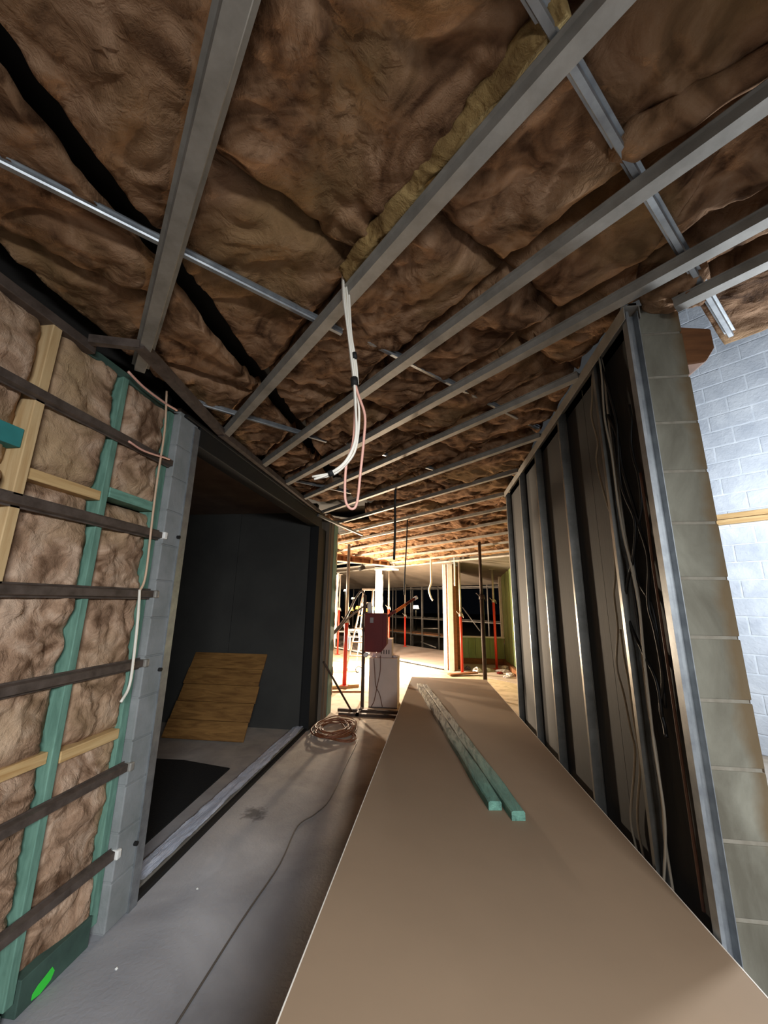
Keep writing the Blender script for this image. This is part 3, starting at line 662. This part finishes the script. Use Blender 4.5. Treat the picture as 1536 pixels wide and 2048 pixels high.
for (x, y, z, r, L, tx) in ((-.268,1.199,2.263,.0135,.016,.12), (-.272,1.206,2.375,.0085,.012,.16), (-.338,1.199,1.922,.011,.008,1.0)):
    d = np.array((tx, 0, -1.0 if tx < .9 else .35)); d /= np.linalg.norm(d); c = np.array((x, y, z))
    G().cyl(c - d * L, c + d * L, r).build('tape_band', 'black', hb, True)

wire('cable', [(-1.50,1.803,2.66),(-1.497,1.831,2.432),(-1.497,1.834,2.136),(-1.497,1.843,1.913),(-1.497,1.858,1.621),(-1.497,1.83,1.53)], .0055, 'cable_tan', 'tan cable hanging down the insulated left wall beside the grey pier', 'cable')
wire('cable', [(-1.492,1.826,1.545),(-1.492,1.842,1.419),(-1.492,1.855,1.248),(-1.492,1.858,1.085),(-1.48,1.804,1.020)], .0065, 'cable_white', 'short white cable end curling over the lower left insulation', 'cable')
wire('conduit', [(-1.50,1.528,2.606),(-1.50,1.642,2.586),(-1.50,1.798,2.585),(-1.50,1.905,2.595)], .0065, 'cable_pink', 'thin pink conduit just under the ceiling on the left wall', 'conduit')
wire('conduit', [(-1.495,1.60,2.262),(-1.495,1.712,2.255),(-1.495,1.90,2.283)], .0055, 'cable_pink', 'thin pink conduit along the upper brown channel of the left wall', 'conduit')
wire('cable', [(-.379,3.85,2.66),(-.388,3.9,2.5),(-.386,3.9,2.232),(-.394,3.9,1.921)], .012, 'cable_black', 'thick dark cable hanging from the ceiling mid corridor', 'cable')
wire('cable', [(-.355,5.4,2.68),(-.369,5.4,2.295),(-.39,5.4,1.942),(-.40,5.4,1.60)], .009, 'cable_black', 'thin dark cable hanging further down the corridor', 'cable')
# orange lead coiled on the floor
P = []
rr = random.Random(5)
cx, cy = -1.2, 4.93
for i in range(230):
    t = i / 230; a = t * 2 * math.pi * 11.3; r = 0.15 + 0.10 * math.sin(t * 21) ** 2 + 0.012 * rr.uniform(-1, 1)
    P.append((cx + 0.02 * math.sin(t * 17) + 1.0 * r * math.cos(a), cy + 0.05 * math.sin(t * 11) + 1.5 * r * math.sin(a), 0.009 + 0.055 * t * abs(math.sin(t * 9)) + 0.012 * abs(math.sin(a * 1.7))))
for i in range(70):
    t = i / 70; a = t * 2 * math.pi * 3.2 + 0.4; r = 0.15 + 0.02 * math.sin(t * 23)
    P.append((-1.07 + 0.03 * math.sin(t * 9) + r * math.cos(a), 4.68 + r * 1.0 * math.sin(a), 0.009 + 0.02 * abs(math.sin(a * 0.8 + t * 5))))
G().tube(P, .0062, 6, 2).build('extension_lead', 'cable_orange', None, True, label='orange-brown extension lead coiled in a heap on the floor', cat='cable')
wire('cord', [(-.86,4.66,.006),(-.850,4.508,.006),(-.839,3.928,.006),(-.820,3.324,.006),(-.870,3.099,.006),(-.941,2.929,.006),(-.911,2.548,.006),(-.934,2.115,.006),(-.945,1.6,.006)], .004, 'hose', 'thin grey cord snaking along the concrete toward the camera', 'cord')

# ================================================================== DARK ROOM CONTENTS
ply = thing('pine_board', (-2.5, 4.5, 0), 'pine plank panel leaning against the back wall of the dark room', 'panel')
A = np.array((-2.985, 4.32, 0.012)); Ub = np.array((0.945, 0.01, 0)); Up = np.array((-0.03, 0.50, 0.83)); Nn = np.cross(Ub, Up); Nn /= np.linalg.norm(Nn)
for k in range(5):
    p0 = A + Up * (k / 5 + 0.002); p1 = A + Up * ((k + 1) / 5 - 0.002); jx = 0.008 * ((k * 7) % 3)
    V = [p0 + Ub * jx, p0 + Ub * (1 + jx), p1 + Ub * (1 + jx), p1 + Ub * jx]; V = V + [v + Nn * 0.018 for v in V]
    bev(mk('plank', V, [(0, 1, 2, 3), (7, 6, 5, 4), (0, 4, 5, 1), (1, 5, 6, 2), (2, 6, 7, 3), (3, 7, 4, 0)], 'pine_plank', ply), 0.002, 1)
mt = poly('floor_mat', [(-1.80, 2.35), (-1.86, 3.72), (-2.38, 3.82), (-2.95, 3.80), (-2.95, 2.35)], 0.0, 0.012, 'black_rubber', label='black mat lying flat on the floor of the dark room', cat='mat')
bev(mt, 0.004)

# ================================================================== FAR ROOM CONTENTS
def carton(name, x0, x1, y0, y1, z0, z1, lab, flap=True):
    t = thing(name, ((x0 + x1) / 2, (y0 + y1) / 2, z0), lab, 'box')
    bev(bx('body', 'carton', t, x0, x1, y0, y1, z0, z1), 0.006)
    return t
t = carton('carton', -0.97, -0.545, 6.02, 6.40, 0.0, 0.685, 'tall white carton standing behind the red power board')
bx('tape', 'carton_ink', t, -0.97, -0.545, 6.015, 6.019, 0.0, 0.012)
for x in ((-.83, -.80), (-.72, -.75)):
    pass
wire('lead', [(-.90,6.01,.69),(-.88,6.005,.5),(-.86,6.005,.3),(-.80,6.005,.18),(-.76,6.004,.02)], .006, 'cable_brown', 'dark lead draped down the tall carton, left one', 'cable')
wire('lead', [(-.80,6.01,.72),(-.80,6.005,.5),(-.84,6.003,.3),(-.88,6.003,.1),(-.92,6.0,.02)], .006, 'cable_brown', 'dark lead draped down the tall carton, right one', 'cable')
t = carton('carton', -0.865, -0.635, 6.06, 6.30, 0.686, 0.945, 'small printed carton sitting on top of the tall carton')
for i in range(4):
    bx('printed_mark', 'carton_ink', t, -0.80 + i * 0.038, -0.785 + i * 0.038, 6.056, 6.0595, 0.74, 0.80)
bev(bx('lid', 'white', t, -0.868, -0.632, 6.056, 6.304, 0.945, 0.955), 0.002)
def crumple(name, loc, s, m, lab, cat, group=None, seed=0, sq=0.5):
    bm = bmesh.new(); bmesh.ops.create_icosphere(bm, subdivisions=3, radius=1.0)
    P = np.array([v.co[:] for v in bm.verts]); fs = [tuple(v.index for v in f.verts) for f in bm.faces]; bm.free()
    d = 1 + 0.35 * fbm(P * 1.6 + seed * 3.1, 4, seed); P = P * d[:, None] * np.array(s)
    P[:, 2] = np.maximum(P[:, 2], -s[2] * sq); P = P + np.array(loc) - np.array((0, 0, P[:, 2].min()))
    return mk(name, P, fs, m, None, smooth=False, label=lab, cat=cat, group=group)
crumple('plastic_bag', (-.925, 6.12, .687), (.05, .05, .06), 'bag', 'crumpled white plastic bag on the tall carton beside the post', 'bag', seed=2)
crumple('paper_scrap', (-.59, 6.15, .687), (.045, .07, .02), 'bag', 'torn white scrap on the right corner of the tall carton', 'scrap', seed=4)

pw = thing('power_board', (-1.0, 5.95, 0), 'red temporary power board on a dark post with long feet', 'power board')
bev(bx('post', 'rust_steel', pw, -1.065, -1.020, 5.90, 5.945, 0.03, 1.60), 0.004)
prof = [(-1.02, 1.335), (-0.70, 1.335), (-0.685, 1.30), (-0.685, 0.90), (-0.77, 0.79), (-1.02, 0.79)]
V = [(a, y, b) for y in (5.82, 5.985) for a, b in prof]; n = 6
bev(mk('cabinet', V, [tuple(range(n)), tuple(range(2 * n - 1, n - 1, -1))] + [(i, (i + 1) % n, n + (i + 1) % n, n + i) for i in range(n)], 'red_box', pw), 0.006)
bev(bx('cabinet_door', 'red_box', pw, -1.005, -0.745, 5.808, 5.819, 0.81, 1.315), 0.004)
bx('label_plate', 'label_grey', pw, -0.935, -0.885, 5.803, 5.807, 1.20, 1.275)
bx('foot', 'rust_steel', pw, -1.36, -0.48, 5.74, 5.79, 0.0, 0.035); bx('foot', 'rust_steel', pw, -1.30, -0.50, 6.0 - 0.46, 6.0 - 0.41, 0.0, 0.035)
bx('foot_link', 'rust_steel', pw, -1.065, -1.02, 5.54, 5.945, 0.0, 0.035)
G().tube([(-1.045, 5.895, .52), (-1.06, 5.88, .56), (-1.10, 5.87, .58), (-1.14, 5.87, .55), (-1.13, 5.87, .50), (-1.10, 5.87, .50)], .006).build('hook', 'rust_steel', pw, True)
G().cyl((-1.0, 5.87, .74), (-1.0, 5.93, .74), .035).build('socket', 'white_plastic', pw, True)
can = thing('spray_can', (-0.97, 5.93, 1.336), 'white capped can standing on the red power board', 'can')
G().cyl((-.965, 5.92, 1.336), (-.965, 5.92, 1.47), .036, 14).build('body', 'white_plastic', can, True)
G().cyl((-.965, 5.92, 1.47), (-.965, 5.92, 1.495), .028, 14, .02).build('cap', 'white', can, True)
rp = thing('red_pole', (-.74, 6.3, 1.3), 'slanting red pole with white tip beside the red power board', 'pole')
G().cyl((-.70, 6.0, 1.29), (-.30, 6.30, 1.56), .022).build('shaft', 'red_box', rp, True)
G().cyl((-.30, 6.30, 1.56), (-.265, 6.328, 1.585), .028).build('tip', 'white_plastic', rp, True)
G().cyl((-.58, 6.076, 1.364), (-.44, 6.188, 1.462), .024).build('sleeve', 'orange_plastic', rp, True)

def prop(x, y, top, col, lab, lower='red_steel', upper='grey_steel', r=0.030, zb=0.0):
    t = thing('steel_prop', (x, y, zb), lab, 'prop', 'adjustable steel props in the far room')
    bx('base_plate', lower, t, x - .07, x + .07, y - .07, y + .07, zb, zb + .008)
    G().cyl((x, y, zb + .008), (x, y, col), r, 12).build('outer_tube', lower, t, True)
    G().cyl((x, y, col), (x, y, top - .008), r * .78, 12).build('inner_tube', upper, t, True)
    G().cyl((x, y, col - .05), (x, y, col + .03), r * 1.35, 12).build('collar', upper, t, True)
    G().tube([(x - .09, y, col + .06), (x - .03, y - .02, col + .0), (x + .04, y - .035, col), (x + .06, y - .035, col - .08)], .008, 6).build('handle', upper, t, True)
    bx('top_plate', upper, t, x - .07, x + .07, y - .07, y + .07, top - .008, top)
prop(-1.60, 7.20, 2.58, 1.17, 'red and grey steel prop nearest the left wall end, on a timber', r=0.036, zb=0.045)
prop(0.60, 9.06, 2.44, 1.26, 'red and grey steel prop just right of the cream corner post')
prop(1.46, 9.90, 2.34, 1.58, 'orange-red steel prop in front of the green plinth')
prop(-1.25, 11.0, 2.38, 1.36, 'red steel prop rising behind the red power board')
prop(-2.79, 11.5, 2.30, 1.3, 'thin red prop far back beside the lit wall edge', r=0.025)
prop(-1.012, 14.08, 2.30, 1.06, 'pinkish prop standing out on the dark deck', r=0.03)
prop(0.835, 7.0, 2.62, 1.62, 'dark rusty steel prop behind the far end of the board', 'rust_steel', 'rust_steel', 0.034)

def timber(pts, wd, h, lab, m='brown_wood'):
    o = G().beam(pts[0], pts[1], wd, h).build('timber_offcut', m, None, label=lab, cat='timber'); return bev(o, 0.003)
timber([(-1.95, 7.06, .0225), (-1.38, 7.38, .0225)], .09, .045, 'timber block under the foot of the left prop', 'pine_h')
timber([(-2.0, 6.8, .01), (-1.25, 6.95, .01)], .03, .02, 'thin timber strip on the bright floor near the left prop')
timber([(0.30, 8.75, .03), (.90, 9.02, .05)], .14, .03, 'tilted brown timber offcut beyond the end of the board')
gR = 'rubble and bags by the green plinth'
for i, (x, y, s, m_, lab) in enumerate([(.76, 9.66, (.07, .07, .05), 'bag_dark', 'dark crumpled bag beside the cream post'), (.95, 9.42, (.10, .09, .06), 'bag', 'white crumpled bag left of the rusty prop'), (1.19, 9.6, (.08, .08, .05), 'bag', 'pale scrap heap right of the rusty prop'),
        (.55, 9.75, (.07, .05, .04), 'foam', 'tan rubble lump at the foot of the cream post'), (1.42, 9.25, (.07, .05, .03), 'red_box', 'small red wrapper on the floor'), (1.55, 9.55, (.13, .06, .035), 'bag', 'long white scrap near the dark wall end'),
        (1.68, 9.9, (.12, .10, .05), 'bag', 'white rubble heap against the green wall'), (1.62, 9.1, (.10, .09, .04), 'bag', 'white rubble heap nearest the dark wall end'), (1.52, 8.85, (.08, .06, .03), 'bag', 'pale flat scrap on the floor near the stud wall end')]):
    crumple('rubble', (x, y, 0), s, m_, lab, 'rubble', gR, seed=10 + i)

ld = thing('step_ladder', (-1.7, 9.4, 0), 'white aluminium step ladder behind the red power board', 'ladder')
for xo in (0, .38):
    G().beam((-1.66 + xo * .6, 9.3, 1.78), (-1.96 + xo, 8.95, .02), .06, .025, (1, 0, 0)).build('stile', 'grey_steel', ld)
    G().beam((-1.66 + xo * .6, 9.32, 1.76), (-1.90 + xo, 9.85, .0), .04, .02, (1, 0, 0)).build('rear_stile', 'grey_steel', ld)
    bx('rubber_foot', 'red_steel', ld, -1.99 + xo, -1.93 + xo, 8.92, 8.98, 0, .05)
for k in range(5):
    f = (k + 1) / 6; bx('tread', 'grey_steel', ld, -1.95 + .28 * f, -1.56 + .14 * f, 8.97 + .33 * f - .04, 8.97 + .33 * f + .04, 1.76 * f, 1.76 * f + .025)
bx('top_cap', 'grey_steel', ld, -1.70, -1.40, 9.24, 9.38, 1.77, 1.81)

ch = thing('garden_chair', (-2.5, 12.6, 0), 'white plastic garden chair beyond the left prop', 'chair')
bev(bx('seat', 'white_plastic', ch, -2.72, -2.28, 12.40, 12.84, .40, .43), .01)
for x, y in ((-2.70, 12.42), (-2.32, 12.42), (-2.70, 12.80), (-2.32, 12.80)):
    G().beam((x, y, .40), (x * 1.005, y, 0), .05, .05, (0, 1, 0)).build('leg', 'white_plastic', ch)
for k in range(4):
    G().beam((-2.72, 12.46 + k * .12, .43), (-2.86, 12.46 + k * .12, .82), .05, .02, (0, 1, 0)).build('back_slat', 'white_plastic', ch)
G().beam((-2.86, 12.40, .82), (-2.86, 12.88, .82), .04, .05).build('back_rail', 'white_plastic', ch)
for y in (12.42, 12.84):
    G().beam((-2.80, y, .62), (-2.36, y, .62), .05, .025).build('armrest', 'white_plastic', ch); G().beam((-2.36, y, .62), (-2.33, y, .42), .05, .03, (0, 1, 0)).build('arm_support', 'white_plastic', ch)
tb = thing('trestle_table', (-2.9, 13.4, 0), 'long white trestle table behind the garden chair', 'table')
bx('table_top', 'white', tb, -3.9, -2.1, 13.1, 13.7, .50, .53)
for x in (-3.8, -2.2):
    for y in (13.15, 13.65): G().cyl((x, y, 0), (x, y, .5), .02).build('leg', 'scaffold', tb, True)

wire('hose', [(-1.60,5.80,.9),(-1.56,6.0,1.0),(-1.42,6.3,1.24),(-1.276,6.4,1.568),(-1.169,6.4,1.675),(-1.123,6.4,1.53),(-1.12,6.4,1.2),(-1.13,6.4,.6),(-1.14,6.4,.012)], .016, 'hose', 'grey hose arching up from the wall end to the power board', 'hose')
wire('hose', [(-1.60,5.80,.95),(-1.50,6.1,1.05),(-1.368,6.35,1.25),(-1.122,6.35,1.44),(-1.04,5.96,1.5)], .014, 'hose', 'grey hose sagging under the arched one to the post', 'hose')
rd = thing('steel_rod', (-1.14, 5.72, 0), 'thin dark rod leaning against the left wall end', 'rod')
G().cyl((-1.43, 5.15, .735), (-1.14, 5.69, .012), .014).build('shaft', 'rust_steel', rd, True)
G().cyl((-1.14, 5.69, .012), (-1.136, 5.697, .002), .018).build('ferrule', 'black', rd, True)
wire('conduit', [(-.047,9.0,2.86),(-.047,9,2.205),(-.05,9,1.954),(-.098,9,1.785),(-.055,9,1.618),(-.011,9,1.552)], .02, 'cable_white', 'white flexible conduit dangling from the ceiling left of the cream post', 'conduit')
wire('conduit', [(.508,9.2,2.86),(.508,9.2,2.325),(.50,9.2,1.893)], .02, 'cable_white', 'short white conduit hanging beside the cream post', 'conduit')

# dropped timber bulkhead at the far left of the ceiling
bk = thing('bulkhead_frame', (-1.9, 9.0, 2.40), 'dropped timber ceiling bulkhead above the left steel prop', 'bulkhead')
def bkp(t, z0, z1): return (-2.75 + 1.70 * t, 8.15 + 1.85 * t, z0 + (z1 - z0) * t)
G().beam(bkp(0, 2.42, 2.41), bkp(1, 2.42, 2.41), .10, .025).build('bottom_rail', 'white', bk)
G().beam(bkp(0, 2.59, 2.52), bkp(1, 2.59, 2.52), .08, .035).build('top_rail', 'brown_wood', bk)
G().beam(tuple(np.array(bkp(0, 2.50, 2.465)) + np.array((-.03, .03, 0))), tuple(np.array(bkp(1, 2.50, 2.465)) + np.array((-.03, .03, 0))), .02, .13).build('web', 'brown_wood', bk)
for k in range(9):
    t = .06 + k * .11; p, q = bkp(t, 2.43, 2.42), bkp(t, 2.575, 2.505); G().beam(p, q, .05, .06, (0, 1, 0)).build('packer', 'pine' if k > 5 else 'brown_wood', bk)
bev(bx('end_lamp', 'white_plastic', bk, -1.08, -1.0, 9.97, 10.07, 2.40, 2.48), .01)
sf = thing('spot_fitting', (-1.9, 9.4, 2.25), 'small black spot fitting under the timber bulkhead', 'lamp')
G().cyl((-1.72, 9.27, 2.40), (-1.72, 9.27, 2.33), .02).build('stem', 'black', sf, True); G().cyl((-1.78, 9.22, 2.27), (-1.67, 9.30, 2.33), .05).build('head', 'black', sf, True)

# scaffolding beyond the deck
sc = thing('scaffold', (-0.3, 14.2, -0.3), 'grey tube scaffolding standing outside in the dark', 'scaffold')
def spt(x, z, c=13.9): return (x, c - x, z)
for x in (-3.6, -2.6, -1.60, -.84, -.42, .17, 1.64, 2.6):
    for c in (13.9, 15.2): G().cyl(spt(x, -.3, c), spt(x, 2.9, c), .024, 8).build('standard', 'scaffold', sc, True)
for z in (.38, .94, 2.02):
    for c in (13.9, 15.2): G().cyl(spt(-3.8, z, c), spt(2.8, z, c), .022, 8).build('ledger', 'scaffold', sc, True)
G().cyl(spt(-.46, .14), spt(.06, .02), .022, 8).build('brace', 'scaffold', sc, True)
G().cyl(spt(.93, 1.37), spt(1.40, .68), .018, 8).build('brace', 'scaffold', sc, True)
G().cyl(spt(-.42, .60), spt(.17, .65), .02, 8).build('ledger', 'scaffold', sc, True)
for k in range(3):
    p, q = spt(-3.6, .40, 14.2 + k * .33), spt(2.6, .40, 14.2 + k * .33); G().beam(p, q, .21, .035).build('plank', 'brown_wood', sc)
# distant lamps in the night
def dlamp(x, y, z, m, lab, s=0.12):
    t = thing('street_lamp', (x, y, -.3), lab, 'lamp', 'distant lamps in the night')
    G().cyl((x, y, -.3), (x, y, z - s), .04, 8).build('pole', 'black', t, True)
    G().cyl((x, y, z - s * .5), (x, y, z + s * .5), s, 10, s * .7).build('lantern', m, t, True)
dlamp(-6.4, 28, 2.3, 'white_glow', 'small pale lamp far off, leftmost of the distant lamps')
dlamp(-5.8, 28, 1.75, 'white_glow', 'pale lamp far off just above the orange glow')
for i, (x, z) in enumerate([(-5.7, 1.0), (-5.2, 1.1), (-4.7, .95), (-4.2, 1.05)]):
    dlamp(x, 27, z, 'orange_glow', ['orange distant lamp, first in the low row', 'orange distant lamp, second in the low row', 'orange distant lamp, third in the low row', 'orange distant lamp, last in the low row by the ladder'][i], .2)
dlamp(-1.2, 27, 1.2, 'white_glow', 'pale distant lamp seen between scaffold tubes', .22)

# plaster crumbs on the near floor
for i, (x, y, lab) in enumerate([(-1.33, 1.83, 'tiny white plaster crumb on the concrete nearest the green spray mark'), (-1.27, 2.30, 'tiny white plaster crumb on the concrete just outside the doorway sill'), (-1.20, 1.62, 'tiny white plaster crumb on the concrete at the bottom of the view')]):
    crumple('plaster_crumb', (x, y, 0), (.006, .005, .004), 'white', lab, 'crumb', 'plaster crumbs on the near floor', seed=40 + i)
